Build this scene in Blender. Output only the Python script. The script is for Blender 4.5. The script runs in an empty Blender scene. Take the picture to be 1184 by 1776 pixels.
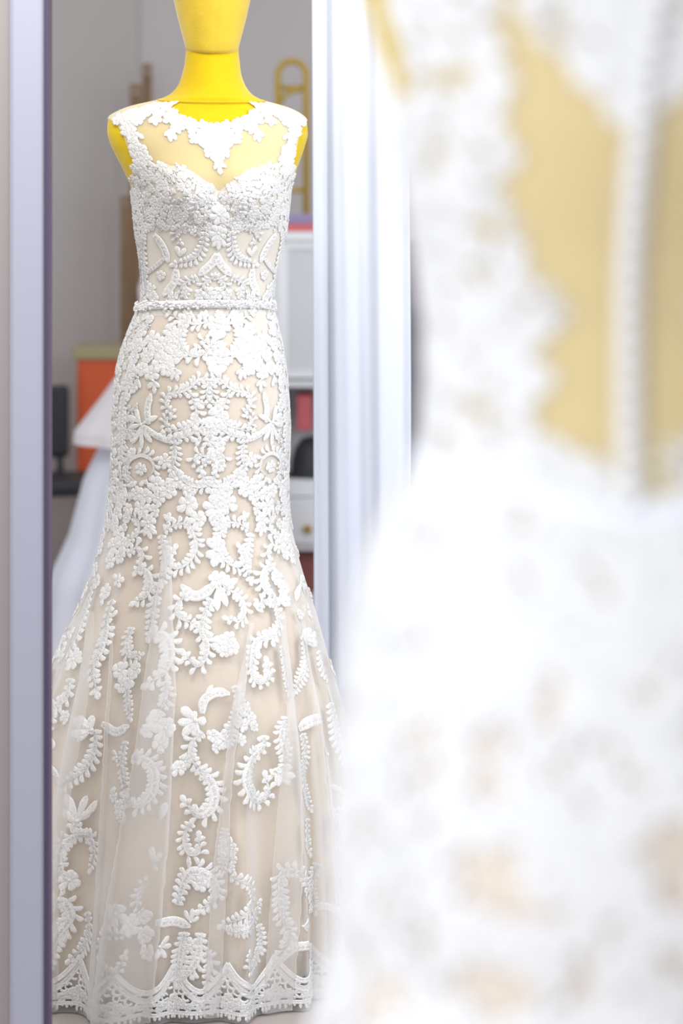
import bpy, math, random
import numpy as np
from mathutils import Vector

random.seed(7)
rng = np.random.default_rng(11)
S = bpy.context.scene
COL = S.collection
PI = math.pi

# ------------------------------------------------------------------ camera
FPX = 4193.0            # focal length in pixels (85 mm on a 36 mm tall frame, 1184 x 1776)
CX, HY, CAMZ = 592.0, 380.0, 1.305
ZT = 1685.0             # body tables are given downwards from this height (mm)
cam_d = bpy.data.cameras.new('camera')
cam = bpy.data.objects.new('camera', cam_d)
COL.objects.link(cam)
cam.location = (0, 0, CAMZ)
cam.rotation_euler = (PI/2, 0, 0)
cam_d.lens = 85
cam_d.sensor_fit = 'AUTO'
cam_d.sensor_width = 36
cam_d.shift_y = -(888-HY)/1776
cam_d.dof.use_dof = True
cam_d.dof.focus_distance = 4.06
cam_d.dof.aperture_fstop = 3.0
S.camera = cam
DA, DB = 4.193, 1.41    # distance of the two dress forms

# ------------------------------------------------------------------ light
w = bpy.data.worlds.new('world')
S.world = w
w.use_nodes = True
w.node_tree.nodes['Background'].inputs[0].default_value = (0.93, 0.95, 1.0, 1)
w.node_tree.nodes['Background'].inputs[1].default_value = 0.62

def area(name, loc, target, size, power, col, sy=None):
    d = bpy.data.lights.new(name, 'AREA')
    d.energy = power
    d.color = col
    d.size = size
    if sy:
        d.shape = 'RECTANGLE'
        d.size_y = sy
    o = bpy.data.objects.new(name, d)
    COL.objects.link(o)
    o.location = loc
    o.rotation_euler = (Vector(target)-Vector(loc)).to_track_quat('-Z', 'Y').to_euler()
    return o
area('ceiling_lamp', (-0.55, 2.9, 2.7), (-0.2, 4.1, 1.0), 1.0, 33, (1.0, 0.97, 0.92))
area('window_light', (-1.75, -0.35, 1.75), (0.15, 1.45, 0.95), 1.3, 44, (0.86, 0.91, 1.0))
area('far_window_light', (1.4, 3.3, 2.0), (0.0, 4.6, 1.1), 1.0, 24, (0.85, 0.92, 1.0))
vs = S.view_settings
vs.view_transform = 'Standard'
vs.look = 'None'
vs.gamma = 1
vs.use_curve_mapping = False
vs.exposure = 0.34

# ------------------------------------------------------------------ materials
def lin(c):
    return tuple(((v/255)/12.92 if v/255 <= 0.04045 else ((v/255+0.055)/1.055)**2.4) for v in c)
def mat(name, rgb, rough=0.6, bump=0.0, bscale=60, metal=0, sheen=0, var=0.0, vscale=5, spec=0.5, kind='noise', trans=0):
    m = bpy.data.materials.new(name)
    m.use_nodes = True
    nt = m.node_tree
    b = nt.nodes['Principled BSDF']
    c = lin(rgb)
    b.inputs['Base Color'].default_value = (*c, 1)
    b.inputs['Roughness'].default_value = rough
    b.inputs['Metallic'].default_value = metal
    b.inputs['Specular IOR Level'].default_value = spec
    if sheen:
        b.inputs['Sheen Weight'].default_value = sheen
        b.inputs['Sheen Roughness'].default_value = 0.4
    tc = nt.nodes.new('ShaderNodeTexCoord')
    if var:
        n = nt.nodes.new('ShaderNodeTexNoise')
        n.inputs['Scale'].default_value = vscale
        n.inputs['Detail'].default_value = 4
        nt.links.new(tc.outputs['Object'], n.inputs['Vector'])
        r = nt.nodes.new('ShaderNodeValToRGB')
        r.color_ramp.elements[0].position = 0.3
        r.color_ramp.elements[1].position = 0.7
        r.color_ramp.elements[0].color = (*[v*(1-var) for v in c], 1)
        r.color_ramp.elements[1].color = (*[min(1, v*(1+var)) for v in c], 1)
        nt.links.new(n.outputs['Fac'], r.inputs['Fac'])
        nt.links.new(r.outputs['Color'], b.inputs['Base Color'])
    if bump:
        if kind == 'voronoi':
            n = nt.nodes.new('ShaderNodeTexVoronoi')
            out = n.outputs['Distance']
        else:
            n = nt.nodes.new('ShaderNodeTexNoise')
            n.inputs['Detail'].default_value = 3
            out = n.outputs['Fac']
        n.inputs['Scale'].default_value = bscale
        nt.links.new(tc.outputs['Object'], n.inputs['Vector'])
        bp = nt.nodes.new('ShaderNodeBump')
        bp.inputs['Strength'].default_value = bump
        bp.inputs['Distance'].default_value = 0.002
        nt.links.new(out, bp.inputs['Height'])
        nt.links.new(bp.outputs['Normal'], b.inputs['Normal'])
    if trans:
        t = nt.nodes.new('ShaderNodeBsdfTranslucent')
        t.inputs['Color'].default_value = (*c, 1)
        mx = nt.nodes.new('ShaderNodeMixShader')
        mx.inputs[0].default_value = trans
        nt.links.new(b.outputs[0], mx.inputs[1])
        nt.links.new(t.outputs[0], mx.inputs[2])
        nt.links.new(mx.outputs[0], nt.nodes['Material Output'].inputs['Surface'])
    return m
def net(name, rgb, face, edge):
    """sheer tulle: mostly see-through face on, denser where the cloth turns away"""
    m = bpy.data.materials.new(name)
    m.use_nodes = True
    nt = m.node_tree
    for n in list(nt.nodes):
        if n.type != 'OUTPUT_MATERIAL':
            nt.nodes.remove(n)
    out = nt.nodes['Material Output']
    c = (*lin(rgb), 1)
    d = nt.nodes.new('ShaderNodeBsdfDiffuse'); d.inputs[0].default_value = c
    t = nt.nodes.new('ShaderNodeBsdfTranslucent'); t.inputs[0].default_value = c
    a = nt.nodes.new('ShaderNodeMixShader'); a.inputs[0].default_value = 0.4
    nt.links.new(d.outputs[0], a.inputs[1]); nt.links.new(t.outputs[0], a.inputs[2])
    tr = nt.nodes.new('ShaderNodeBsdfTransparent')
    lw = nt.nodes.new('ShaderNodeLayerWeight'); lw.inputs[0].default_value = 0.5
    mr = nt.nodes.new('ShaderNodeMapRange')
    mr.inputs['From Min'].default_value = 0.1; mr.inputs['From Max'].default_value = 0.95
    mr.inputs['To Min'].default_value = face; mr.inputs['To Max'].default_value = edge
    nt.links.new(lw.outputs['Facing'], mr.inputs['Value'])
    mx = nt.nodes.new('ShaderNodeMixShader')
    nt.links.new(mr.outputs[0], mx.inputs[0])
    nt.links.new(tr.outputs[0], mx.inputs[1]); nt.links.new(a.outputs[0], mx.inputs[2])
    nt.links.new(mx.outputs[0], out.inputs['Surface'])
    return m
M = {
 'velvet': mat('yellow_velvet', (214, 181, 14), 0.85, 0.25, 500, sheen=0.35, var=0.04, vscale=30, spec=0.2),
 'velvet_head_lit': mat('yellow_velvet_head_lit', (220, 188, 58), 0.85, 0.3, 400, sheen=0.6, var=0.05, vscale=40, spec=0.2),  # same velvet as the torso, stronger light and sheen put into a paler colour
 'seam': mat('seam_thread', (205, 165, 20), 0.9, 0.1, 300),
 'lace': mat('white_lace', (250, 248, 245), 0.75, 0.28, 700, spec=0.25, kind='voronoi', trans=0.12),
 'bodice': mat('ivory_bodice', (230, 220, 207), 0.6, 0.12, 300, spec=0.3),
 'satin': mat('champagne_satin', (220, 205, 186), 0.55, 0.05, 200, spec=0.3),
 'tulle': net('white_tulle', (250, 249, 248), 0.22, 0.85),
 'fold': net('doubled_tulle', (246, 244, 242), 0.34, 0.9),
 'yoke': net('nude_tulle', (246, 245, 238), 0.5, 0.8),
 'ribbon': mat('white_ribbon', (236, 238, 246), 0.45, 0.05, 200),
 'bead': mat('rhinestone', (235, 232, 230), 0.12, spec=0.9),
 'steel': mat('stand_metal', (150, 150, 155), 0.3, metal=1),
 'wall': mat('grey_plaster', (190, 184, 182), 0.9, 0.1, 40, var=0.03, vscale=2),
 'wall2': mat('grey_plaster_side', (186, 180, 176), 0.9, 0.1, 40, var=0.03, vscale=2),
 'floor': mat('grey_floor', (168, 158, 153), 0.6, 0.08, 20, var=0.05, vscale=3),
 'post': mat('white_post', (158, 159, 174), 0.5, 0.05, 30),
 'post_beige': mat('beige_post', (150, 142, 140), 0.6, 0.05, 30),
 'gasket': mat('dark_gasket', (70, 58, 84), 0.6, 0.05, 60),
 'curtain': mat('white_curtain', (236, 240, 250), 0.8, 0.15, 250, trans=0.25),
 'gold': mat('gold_paint', (184, 152, 58), 0.45, 0.05, 80, metal=0.3),
 'wood': mat('brown_wood', (140, 112, 84), 0.6, 0.2, 50, var=0.15, vscale=12),
 'orange': mat('orange_lacquer', (205, 82, 25), 0.5, 0.05, 40),
 'olive': mat('olive_board', (160, 148, 112), 0.6, 0.1, 40),
 'gown': mat('pale_gown', (225, 218, 220), 0.7, 0.1, 100, trans=0.1),
 'gown_blue': mat('white_gown_cloth', (226, 228, 238), 0.7, 0.1, 100, trans=0.1),
 'black': mat('black_leather', (40, 42, 48), 0.5, 0.1, 90),
 'cab': mat('white_cabinet', (238, 240, 242), 0.4, 0.02, 30),
 'purple': mat('purple_cloth', (162, 152, 188), 0.85, 0.2, 120),
 'red': mat('red_cover', (208, 104, 108), 0.6, 0.1, 80),
 'maroon': mat('maroon_box', (150, 88, 84), 0.6, 0.1, 80),
 'pale_blue': mat('pale_blue_box', (200, 218, 232), 0.5, 0.05, 50),
 'sage': mat('sage_binder', (176, 180, 150), 0.6, 0.05, 50),
 'dark_dress': mat('dark_garment', (58, 48, 70), 0.8, 0.2, 120),
}
def threads(m, scale, dark):
    nt = m.node_tree; b = nt.nodes['Principled BSDF']
    tc = nt.nodes.new('ShaderNodeTexCoord'); v = nt.nodes.new('ShaderNodeTexVoronoi')
    v.feature = 'DISTANCE_TO_EDGE'; v.inputs['Scale'].default_value = scale
    nt.links.new(tc.outputs['Object'], v.inputs['Vector'])
    r = nt.nodes.new('ShaderNodeValToRGB')
    c = b.inputs['Base Color'].default_value[:3]
    r.color_ramp.elements[0].position = 0.0; r.color_ramp.elements[0].color = (*[q*dark for q in c], 1)
    r.color_ramp.elements[1].position = 0.14; r.color_ramp.elements[1].color = (*c, 1)
    nt.links.new(v.outputs['Distance'], r.inputs['Fac'])
    nt.links.new(r.outputs['Color'], b.inputs['Base Color'])
threads(M['lace'], 260, 0.76)
g = bpy.data.materials.new('cabinet_glass')
g.use_nodes = True
gb = g.node_tree.nodes['Principled BSDF']
gb.inputs['Transmission Weight'].default_value = 0.35
gb.inputs['Roughness'].default_value = 0.3
gb.inputs['IOR'].default_value = 1.1
gb.inputs['Base Color'].default_value = (0.93, 0.96, 0.97, 1)
M['glass'] = g

# ------------------------------------------------------------------ object helpers
def link(name, me, m, parent=None, smooth=True):
    o = bpy.data.objects.new(name, me)
    COL.objects.link(o)
    if m and not me.materials:
        me.materials.append(m)
    if parent:
        o.parent = parent
    if smooth:
        me.polygons.foreach_set('use_smooth', np.ones(len(me.polygons), dtype=bool))
    return o
def mesh(name, V, F):
    me = bpy.data.meshes.new(name)
    me.from_pydata([tuple(v) for v in V], [], [tuple(f) for f in F])
    me.update()
    return me
def thing(name, label, cat, loc=(0, 0, 0), rz=0, group=None):
    o = bpy.data.objects.new(name, None)
    o.empty_display_size = 0.05
    COL.objects.link(o)
    o.location = loc
    o.rotation_euler = (0, 0, rz)
    tag(o, label, cat, group)
    return o
def tag(o, label=None, cat=None, group=None, kind=None):
    if label: o['label'] = label
    if cat: o['category'] = cat
    if group: o['group'] = group
    if kind: o['kind'] = kind
    return o
class MB:
    """collects simple solids into one mesh"""
    def __init__(s): s.V = []; s.F = []
    def add(s, V, F):
        b = len(s.V)
        s.V += [tuple(v) for v in V]
        s.F += [tuple(i+b for i in f) for f in F]
        return s
    def box(s, c, d, bev=0.0):
        x, y, z = c; a, b, h = d[0]/2, d[1]/2, d[2]/2
        t = min(bev, a*0.9, b*0.9, h*0.9)
        if t <= 0:
            V = [(x+i*a, y+j*b, z+k*h) for i in (-1, 1) for j in (-1, 1) for k in (-1, 1)]
            return s.add(V, [(0,1,3,2),(4,6,7,5),(0,4,5,1),(2,3,7,6),(0,2,6,4),(1,5,7,3)])
        ring = lambda q, zz: [(x+sx*(a-q)+ (0), y+sy*(b-q), zz) for sx, sy in ((-1,-1),(1,-1),(1,1),(-1,1))]
        def oct_(q, zz):
            A, B = a-q, b-q
            return [(x-A+t, y-B, zz), (x+A-t, y-B, zz), (x+A, y-B+t, zz), (x+A, y+B-t, zz),
                    (x+A-t, y+B, zz), (x-A+t, y+B, zz), (x-A, y+B-t, zz), (x-A, y-B+t, zz)]
        V = oct_(t*0.6, z-h) + oct_(0, z-h+t) + oct_(0, z+h-t) + oct_(t*0.6, z+h)
        F = [tuple(range(7, -1, -1)), tuple(range(24, 32))]
        for r in range(3):
            for i in range(8):
                j = (i+1) % 8
                F.append((r*8+i, r*8+j, r*8+8+j, r*8+8+i))
        return s.add(V, F)
    def tube(s, pts, r, n=8, closed=False, caps=True):
        P = np.array(pts, float); m = len(P)
        rr = np.full(m, r) if np.isscalar(r) else np.array(r)
        T = np.roll(P, -1, 0)-np.roll(P, 1, 0) if closed else np.gradient(P, axis=0)
        T /= np.linalg.norm(T, axis=1)[:, None]+1e-12
        up = np.array([0, 0, 1.0]) if abs(T[0][2]) < 0.9 else np.array([1.0, 0, 0])
        V = []
        for i in range(m):
            a = up-T[i]*np.dot(up, T[i]); a /= np.linalg.norm(a)+1e-12
            up = a
            b = np.cross(T[i], a)
            for k in range(n):
                q = 2*PI*k/n
                V.append(P[i]+rr[i]*(math.cos(q)*a+math.sin(q)*b))
        F = []
        for i in range(m if closed else m-1):
            for k in range(n):
                i2 = (i+1) % m
                F.append((i*n+k, i*n+(k+1) % n, i2*n+(k+1) % n, i2*n+k))
        if caps and not closed:
            F.append(tuple(range(n-1, -1, -1))); F.append(tuple((m-1)*n+k for k in range(n)))
        return s.add(V, F)
    def lathe(s, prof, n=24, c=(0, 0)):
        V = []; F = []
        for r, z in prof:
            for k in range(n):
                q = 2*PI*k/n
                V.append((c[0]+r*math.cos(q), c[1]+r*math.sin(q), z))
        for i in range(len(prof)-1):
            for k in range(n):
                k2 = (k+1) % n
                F.append((i*n+k, i*n+k2, i*n+n+k2, i*n+n+k))
        F.append(tuple(range(n-1, -1, -1))); F.append(tuple((len(prof)-1)*n+k for k in range(n)))
        return s.add(V, F)
    def build(s, name, m, parent=None, smooth=False):
        return link(name, mesh(name, s.V, s.F), m, parent, smooth)
def at(px, py, d):
    return ((px-CX)/FPX*d, d, CAMZ-(py-HY)/FPX*d)

# ------------------------------------------------------------------ setting
def struct(o): o['kind'] = 'structure'; return o
struct(MB().box((0.3, 4.4, -0.025), (5.0, 11.2, 0.05)).build('floor', M['floor']))
struct(MB().box((0.75, 9.05, 1.6), (3.2, 0.1, 3.2)).build('wall_back', M['wall']))
a = Vector((-0.83, 9.05, 0)); b = Vector((-1.75, 8.05, 0))
n = Vector((0.0, 0.0, 1)).cross(b-a).normalized()*0.1
V = []
for z in (0, 3.2):
    V += [(a.x, a.y, z), (b.x, b.y, z), (b.x-n.x*-1, b.y-n.y*-1, z), (a.x-n.x*-1, a.y-n.y*-1, z)]
struct(link('wall_left', mesh('wall_left', V, [(0,1,2,3),(4,7,6,5),(0,4,5,1),(1,5,6,2),(2,6,7,3),(3,7,4,0)]), M['wall2'], smooth=False))

# pale upright frame at the left, with a dark edge
post = MB()
xl, xr = at(16, 0, 3.5)[0], at(76, 0, 3.5)[0]
post.box(((xl+xr)/2, 3.53, 1.3), (xr-xl, 0.06, 2.6), 0.006)
po = struct(post.build('trim_1', M['post']))
xd = at(84, 0, 3.5)[0]
MB().box(((xr+xd)/2, 3.525, 1.3), (xd-xr, 0.045, 2.6), 0.002).build('dark_edge', M['gasket'], po)
MB().box((xl-0.05, 3.56, 1.3), (0.1, 0.06, 2.6), 0.004).build('outer_panel', M['post_beige'], po)

# ------------------------------------------------------------------ dress body surface (mm, z = 1765 - y)
# y: half width, half depth, centre x, centre y (front is -y)
TAB = [
 (60, 46, 46, 6, 8), (88, 46, 47, 5, 8), (110, 48, 50, 5, 8), (127, 51, 54, 4, 8), (147, 58, 60, 4, 8), (162, 70, 66, 3, 8), (171, 86, 70, 2, 8),
 (176, 103, 73, 1, 8), (181, 124, 76, 0, 8), (187, 144, 79, -1, 8), (195, 161, 83, -2, 8), (203, 172, 87, -3, 7), (213, 177, 92, -3, 5),
 (230, 178, 99, -3, 2), (250, 173, 106, -3, -2), (270, 165, 111, -2, -5), (290, 156, 115, -1, -8), (310, 147, 118, 0, -9), (330, 139, 118, 0, -9),
 (360, 135, 115, 1, -8), (400, 131, 106, 1, -5), (450, 121, 94, -1, -2), (500, 115, 88, -4, 0), (528, 116, 87, -7, 2),
 (560, 126, 94, -9, 4), (600, 138, 104, -12, 6), (650, 148, 114, -14, 8), (700, 152, 120, -14, 10), (750, 154, 123, -14, 10), (800, 154, 124, -16, 8),
 (850, 155, 126, -18, 6), (900, 159, 131, -20, 4), (950, 169, 142, -21, 2), (1000, 182, 158, -22, 2), (1050, 199, 178, -24, 3), (1100, 217, 197, -29, 4),
 (1150, 233, 214, -33, 5), (1200, 249, 229, -35, 6), (1250, 262, 241, -36, 7), (1300, 271, 250, -37, 8), (1400, 284, 262, -41, 10), (1500, 292, 272, -44, 12),
 (1600, 299, 281, -47, 14), (1700, 304, 288, -49, 15), (1765, 308, 292, -50, 15)]
def pchip(x, y, xq):
    x = np.array(x, float); y = np.array(y, float)
    h = np.diff(x); d = np.diff(y)/h
    m = np.zeros(len(x)); m[0] = d[0]; m[-1] = d[-1]
    for i in range(1, len(x)-1):
        if d[i-1]*d[i] > 0:
            w1 = 2*h[i]+h[i-1]; w2 = h[i]+2*h[i-1]
            m[i] = (w1+w2)/(w1/d[i-1]+w2/d[i])
    k = np.clip(np.searchsorted(x, xq)-1, 0, len(x)-2)
    t = (xq-x[k])/h[k]; H = h[k]
    return ((1+2*t)*(1-t)**2*y[k]+t*(1-t)**2*H*m[k]+t*t*(3-2*t)*y[k+1]+t*t*(t-1)*H*m[k+1])
YQ = np.arange(60, 1766, 1.0)
ty = [r[0] for r in TAB]
DENSE = [pchip(ty, [r[i] for r in TAB], YQ) for i in (1, 2, 3, 4)]

# soft pleats of the skirt: angle (deg), strength, width (deg), leftwards drift (deg) towards the hem
PLEATS_A = [(-70, 0.7, 6, -3), (-50, 0.8, 5, -3), (-22, 1.7, 7, -5), (-11, 0.6, 3, -3), (14, 1.0, 3.5, -2), (33, 0.8, 4, 1), (48, 1.0, 4, 3), (64, 0.8, 5, 3),
            (85, 1, 6, 0), (-92, 1, 6, 0), (115, 1, 7, 0), (140, 1, 7, 0), (165, 1, 7, 0), (-115, 1, 7, 0), (-140, 1, 7, 0), (-165, 1, 7, 0)]
class Body:
    def __init__(s, loc, yaw, extra=None, pleats=PLEATS_A):
        s.loc = np.array(loc, float); s.yaw = yaw; s.pl = pleats
        s.T = [d.copy() for d in DENSE]
        if extra:
            e = np.interp(YQ, [q[0] for q in extra], [q[1] for q in extra])
            s.T[0] = s.T[0]+e; s.T[1] = s.T[1]+e*0.8
        s.zz = np.arange(0, 1606, 5.0)
        s.tt = np.linspace(-PI*1.15, PI*1.15, 829)
        Zg, Tg = np.meshgrid(s.zz, s.tt, indexing='ij')
        P = s.surf(Tg, Zg, 0)
        d = np.linalg.norm(np.diff(P, axis=1), axis=2)
        L = np.concatenate([np.zeros((len(s.zz), 1)), np.cumsum(d, axis=1)], axis=1)
        s.L = L-L[:, 414:415]
    def surf(s, th, z, off=0, fold=1.0):
        y = np.clip(ZT-z, 60, 1765)
        i = (y-60)
        i0 = np.clip(i.astype(int), 0, len(YQ)-2); f = i-i0
        rx, ry, cx, cy = [t[i0]*(1-f)+t[i0+1]*f for t in s.T]
        sn, cs = np.sin(th), np.cos(th)
        # bust and seat
        deg = np.degrees((th+PI) % (2*PI)-PI)
        bump = 15*np.exp(-((np.abs(deg)-26)/20)**2)*np.exp(-((y-333)/42)**2)
        bump = bump-5*np.exp(-(deg/9)**2)*np.exp(-((y-335)/32)**2)
        bump = bump+10*np.exp(-((180-np.abs(deg))/45)**2)*np.exp(-((y-690)/90)**2)
        k = np.clip((y-880)/700, 0, 1)**1.1*fold
        fo = np.zeros_like(deg*k)
        for a, st, wd, dr in s.pl:
            c = a+dr*np.clip((y-900)/860, 0, 1)
            dd = (deg-c+180) % 360-180
            fo = fo+st*np.exp(-(dd/wd)**2)*26-st*6*np.exp(-((np.abs(dd)-wd*2)/wd)**2)
        fo = fo*k
        R = bump+fo+off
        # rounder-than-ellipse chest gives fuller shoulders
        nx, ny = sn*ry, cs*rx
        nn = np.sqrt(nx*nx+ny*ny)+1e-9
        return np.stack([cx+rx*sn+R*nx/nn, cy-ry*cs-R*ny/nn, z+0*th], axis=-1)
    def normal(s, th, z):
        e = 0.01
        a = s.surf(th+e, z)-s.surf(th-e, z)
        b = s.surf(th, z+2)-s.surf(th, z-2)
        n = np.cross(a, b)
        return n/(np.linalg.norm(n, axis=-1)[..., None]+1e-9)
    def arc(s, th, z):
        i = np.clip(z/5.0, 0, len(s.zz)-1.001); i0 = i.astype(int); f = i-i0
        j = np.clip((th-s.tt[0])/(s.tt[1]-s.tt[0]), 0, len(s.tt)-1.001); j0 = j.astype(int); g = j-j0
        L = s.L
        return ((L[i0, j0]*(1-g)+L[i0, j0+1]*g)*(1-f)+(L[i0+1, j0]*(1-g)+L[i0+1, j0+1]*g)*f)
    def inv(s, s_, z, th0):
        th = th0+0*s_
        for _ in range(6):
            e = 0.004
            sl = (s.arc(th+e, z)-s.arc(th-e, z))/(2*e)
            th = np.clip(th+np.clip((s_-s.arc(th, z))/np.maximum(sl, 20), -0.6, 0.6), -PI*1.13, PI*1.13)
        return th
    def world(s, P):
        c, sn = math.cos(s.yaw), math.sin(s.yaw)
        X = (P[..., 0]*c-P[..., 1]*sn)/1000+s.loc[0]
        Y = (P[..., 0]*sn+P[..., 1]*c)/1000+s.loc[1]
        return np.stack([X, Y, P[..., 2]/1000+s.loc[2]], axis=-1)
    def px(s, P):
        Wd = s.world(P)
        return np.stack([CX+FPX*Wd[..., 0]/Wd[..., 1], HY+FPX*(CAMZ-Wd[..., 2])/Wd[..., 1]], axis=-1)
    def hit(s, x, y):
        """surface (theta, z) seen at a point of the view"""
        z = (CAMZ-(y-HY)/FPX*(s.loc[1]-0.1))*1000
        th = np.linspace(-PI, PI, 721)
        t = 0
        for _ in range(4):
            z = min(max(z, 2), 1600)
            zz = np.full_like(th, z)
            P = s.world(s.surf(th, zz, 0, 0.0))
            N = s.surf(th+0.01, zz, 0, 0.0)-s.surf(th-0.01, zz, 0, 0.0)
            c, sn = math.cos(s.yaw), math.sin(s.yaw)
            nx = N[:, 1]*c+N[:, 0]*sn; ny = -(N[:, 0]*c-N[:, 1]*sn)
            front = (nx*P[:, 0]+ny*P[:, 1]) < 0.0
            e = np.abs(CX+FPX*P[:, 0]/P[:, 1]-x)+np.where(front, 0, 1e5)
            i = int(np.argmin(e)); t = th[i]
            z = (CAMZ-(y-HY)/FPX*P[i, 1])*1000
        return float(t), float(min(max(z, 2), 1600))

# ------------------------------------------------------------------ lace language (mm, in the plane of the cloth)
RELIEF = [1.0]
class Lace:
    def __init__(s): s.V = []; s.F = []; s.n = 0
    def grid(s, G):
        """G: (a, b, 3) array of u, v, h"""
        a, b, _ = G.shape
        s.V.append(G.reshape(-1, 3))
        i = np.arange(a-1)[:, None]*b+np.arange(b-1)[None, :]+s.n
        s.F.append(np.stack([i, i+1, i+b+1, i+b], -1).reshape(-1, 4))
        s.n += a*b
    def leaf(s, p, q, w, bend=0.0, h=1.0, fat=0.0):
        p = np.array(p, float); q = np.array(q, float)
        d = q-p; l = np.hypot(*d)
        if l < 1e-6: return
        nrm = np.array([-d[1], d[0]])/l
        t = np.array([0, 0.14, 0.4, 0.68, 0.88, 1.0])
        prof = np.array([0.22, 0.42, 0.82, 1.0, 0.72+fat, 0.08+fat])
        c = p+d*t[:, None]+nrm*(bend*l*(t*(1-t)*4))[:, None]
        v = np.array([-1, -0.62, 0, 0.62, 1.0])
        hh = np.array([0.0, 1.9, 0.3, 1.9, 0.0])*h
        G = np.zeros((6, 5, 3))
        G[:, :, :2] = c[:, None, :]+nrm[None, None, :]*(v[None, :]*prof[:, None]*w/2)[..., None]
        G[:, :, 2] = hh[None, :]*np.array([0.5, 0.8, 1, 1, 0.9, 0.15])[:, None]*RELIEF[0]
        s.grid(G)
    def dome(s, c, r, h=2.6, n=7):
        q = np.linspace(0, 2*PI, n+1)
        G = np.zeros((3, n+1, 3))
        for i, (rr, hh) in enumerate(((1, 0), (0.7, h*0.8), (0.05, h))):
            G[i, :, 0] = c[0]-r*rr*np.cos(q); G[i, :, 1] = c[1]+r*rr*np.sin(q); G[i, :, 2] = hh
        s.grid(G[::-1])
    def ring(s, c, r, w, h=2.4, n=10, a0=0, a1=2*PI):
        q = np.linspace(a0, a1, n+1)
        G = np.zeros((3, n+1, 3))
        for i, (rr, hh) in enumerate(((r-w/2, 0), (r, h), (r+w/2, 0))):
            G[i, :, 0] = c[0]+rr*np.cos(q); G[i, :, 1] = c[1]+rr*np.sin(q); G[i, :, 2] = hh
        s.grid(G)
    def flower(s, c, r, n=6, a=None, h=1.0):
        a = rng.uniform(0, 6) if a is None else a
        for k in range(n):
            q = a+2*PI*k/n+rng.uniform(-0.12, 0.12)
            rr = r*1.12*rng.uniform(0.8, 1.15)
            s.leaf((c[0]+0.12*r*math.cos(q), c[1]+0.12*r*math.sin(q)), (c[0]+rr*math.cos(q), c[1]+rr*math.sin(q)), 2*r*math.sin(PI/n)*0.84, rng.uniform(-0.1, 0.1), h, 0.15)
        s.dome(c, r*0.22, 2.0*h)
    def spline(s, pts, step=2.5):
        P = np.array(pts, float)
        if len(P) == 2: P = np.array([P[0], (P[0]+P[1])/2, P[1]])
        Q = np.vstack([2*P[0]-P[1], P, 2*P[-1]-P[-2]])
        out = []
        for i in range(1, len(Q)-2):
            for t in np.linspace(0, 1, 12, endpoint=False):
                a, b, c, d = Q[i-1], Q[i], Q[i+1], Q[i+2]
                out.append(0.5*((2*b)+(-a+c)*t+(2*a-5*b+4*c-d)*t*t+(-a+3*b-3*c+d)*t**3))
        out.append(P[-1])
        out = np.array(out)
        L = np.concatenate([[0], np.cumsum(np.hypot(*np.diff(out, axis=0).T))])
        n = max(4, int(L[-1]/step))
        q = np.linspace(0, L[-1], n)
        return np.stack([np.interp(q, L, out[:, 0]), np.interp(q, L, out[:, 1])], -1), L[-1]
    def band(s, pts, w, taper=(0.35, 0.2), h=1.0, mid=0.7, k=2.6):
        C, L = s.spline(pts)
        T = np.gradient(C, axis=0); T /= np.hypot(T[:, 0], T[:, 1])[:, None]+1e-9
        N = np.stack([-T[:, 1], T[:, 0]], -1)
        t = np.linspace(0, 1, len(C))
        pr = np.minimum(1, np.minimum(taper[0]+t*k*(1-taper[0]), taper[1]+(1-t)*k*(1-taper[1])))
        v = np.array([-1, -0.75, -0.35, 0, 0.35, 0.75, 1.0]); hh = np.array([0, 1.8, 0.3, mid*1.5, 0.3, 1.8, 0])*h
        G = np.zeros((len(C), 7, 3))
        G[:, :, :2] = C[:, None, :]+N[:, None, :]*(v[None, :]*pr[:, None]*w/2)[..., None]
        G[:, :, 2] = hh[None, :]+0.35*np.sin(np.arange(len(C))*2.1)[:, None]*(np.abs(v) < 0.5)[None, :]
        G[0, :, 2] *= 0.2; G[-1, :, 2] *= 0.2
        s.grid(G)
        return C, T, N, pr, L
    def scroll(s, pts, w=6, leaf=10, side='b', dots=True, inner=0.72):
        leaf = leaf*1.38
        C, T, N, pr, L = s.band(pts, w*0.85)
        # outward side from the bend of the spine
        cr = np.sum((C-C.mean(0))*N, axis=1)
        sg = 1 if np.mean(cr) > 0 else -1
        sides = {'b': ((1, 1.0), (-1, inner)), 'o': ((1, 1.0),), 'i': ((-1, 1.0),)}[side]
        gap = leaf*0.58
        m = max(2, int(L/gap))
        for sd, k in sides:
            for j in range(m+1):
                i = min(len(C)-1, int(j/m*(len(C)-1)))
                ln = leaf*k*rng.uniform(0.85, 1.15)*(0.75+0.25*math.sin(PI*j/m))
                d = N[i]*sg*sd*0.82+T[i]*0.57
                b = C[i]+N[i]*sg*sd*pr[i]*w*0.32
                s.leaf(b, b+d*ln, gap*0.9, -0.16*sg*sd, 1.0, 0.12)
        if dots and w >= 9:
            for j in range(1, int(L/6)):
                i = int(j*6/L*(len(C)-1))
                s.ring(C[i], 1.9, 1.6, 2.0, 6)
        e = C[-1]+T[-1]*leaf*0.2
        s.leaf(e, e+T[-1]*leaf, gap*1.1)
    def fan(s, c, tips, w=9):
        for q in tips:
            s.leaf(c, q, w*rng.uniform(0.9, 1.1), rng.uniform(-0.08, 0.08))
        s.dome(c, w*0.3)
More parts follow.
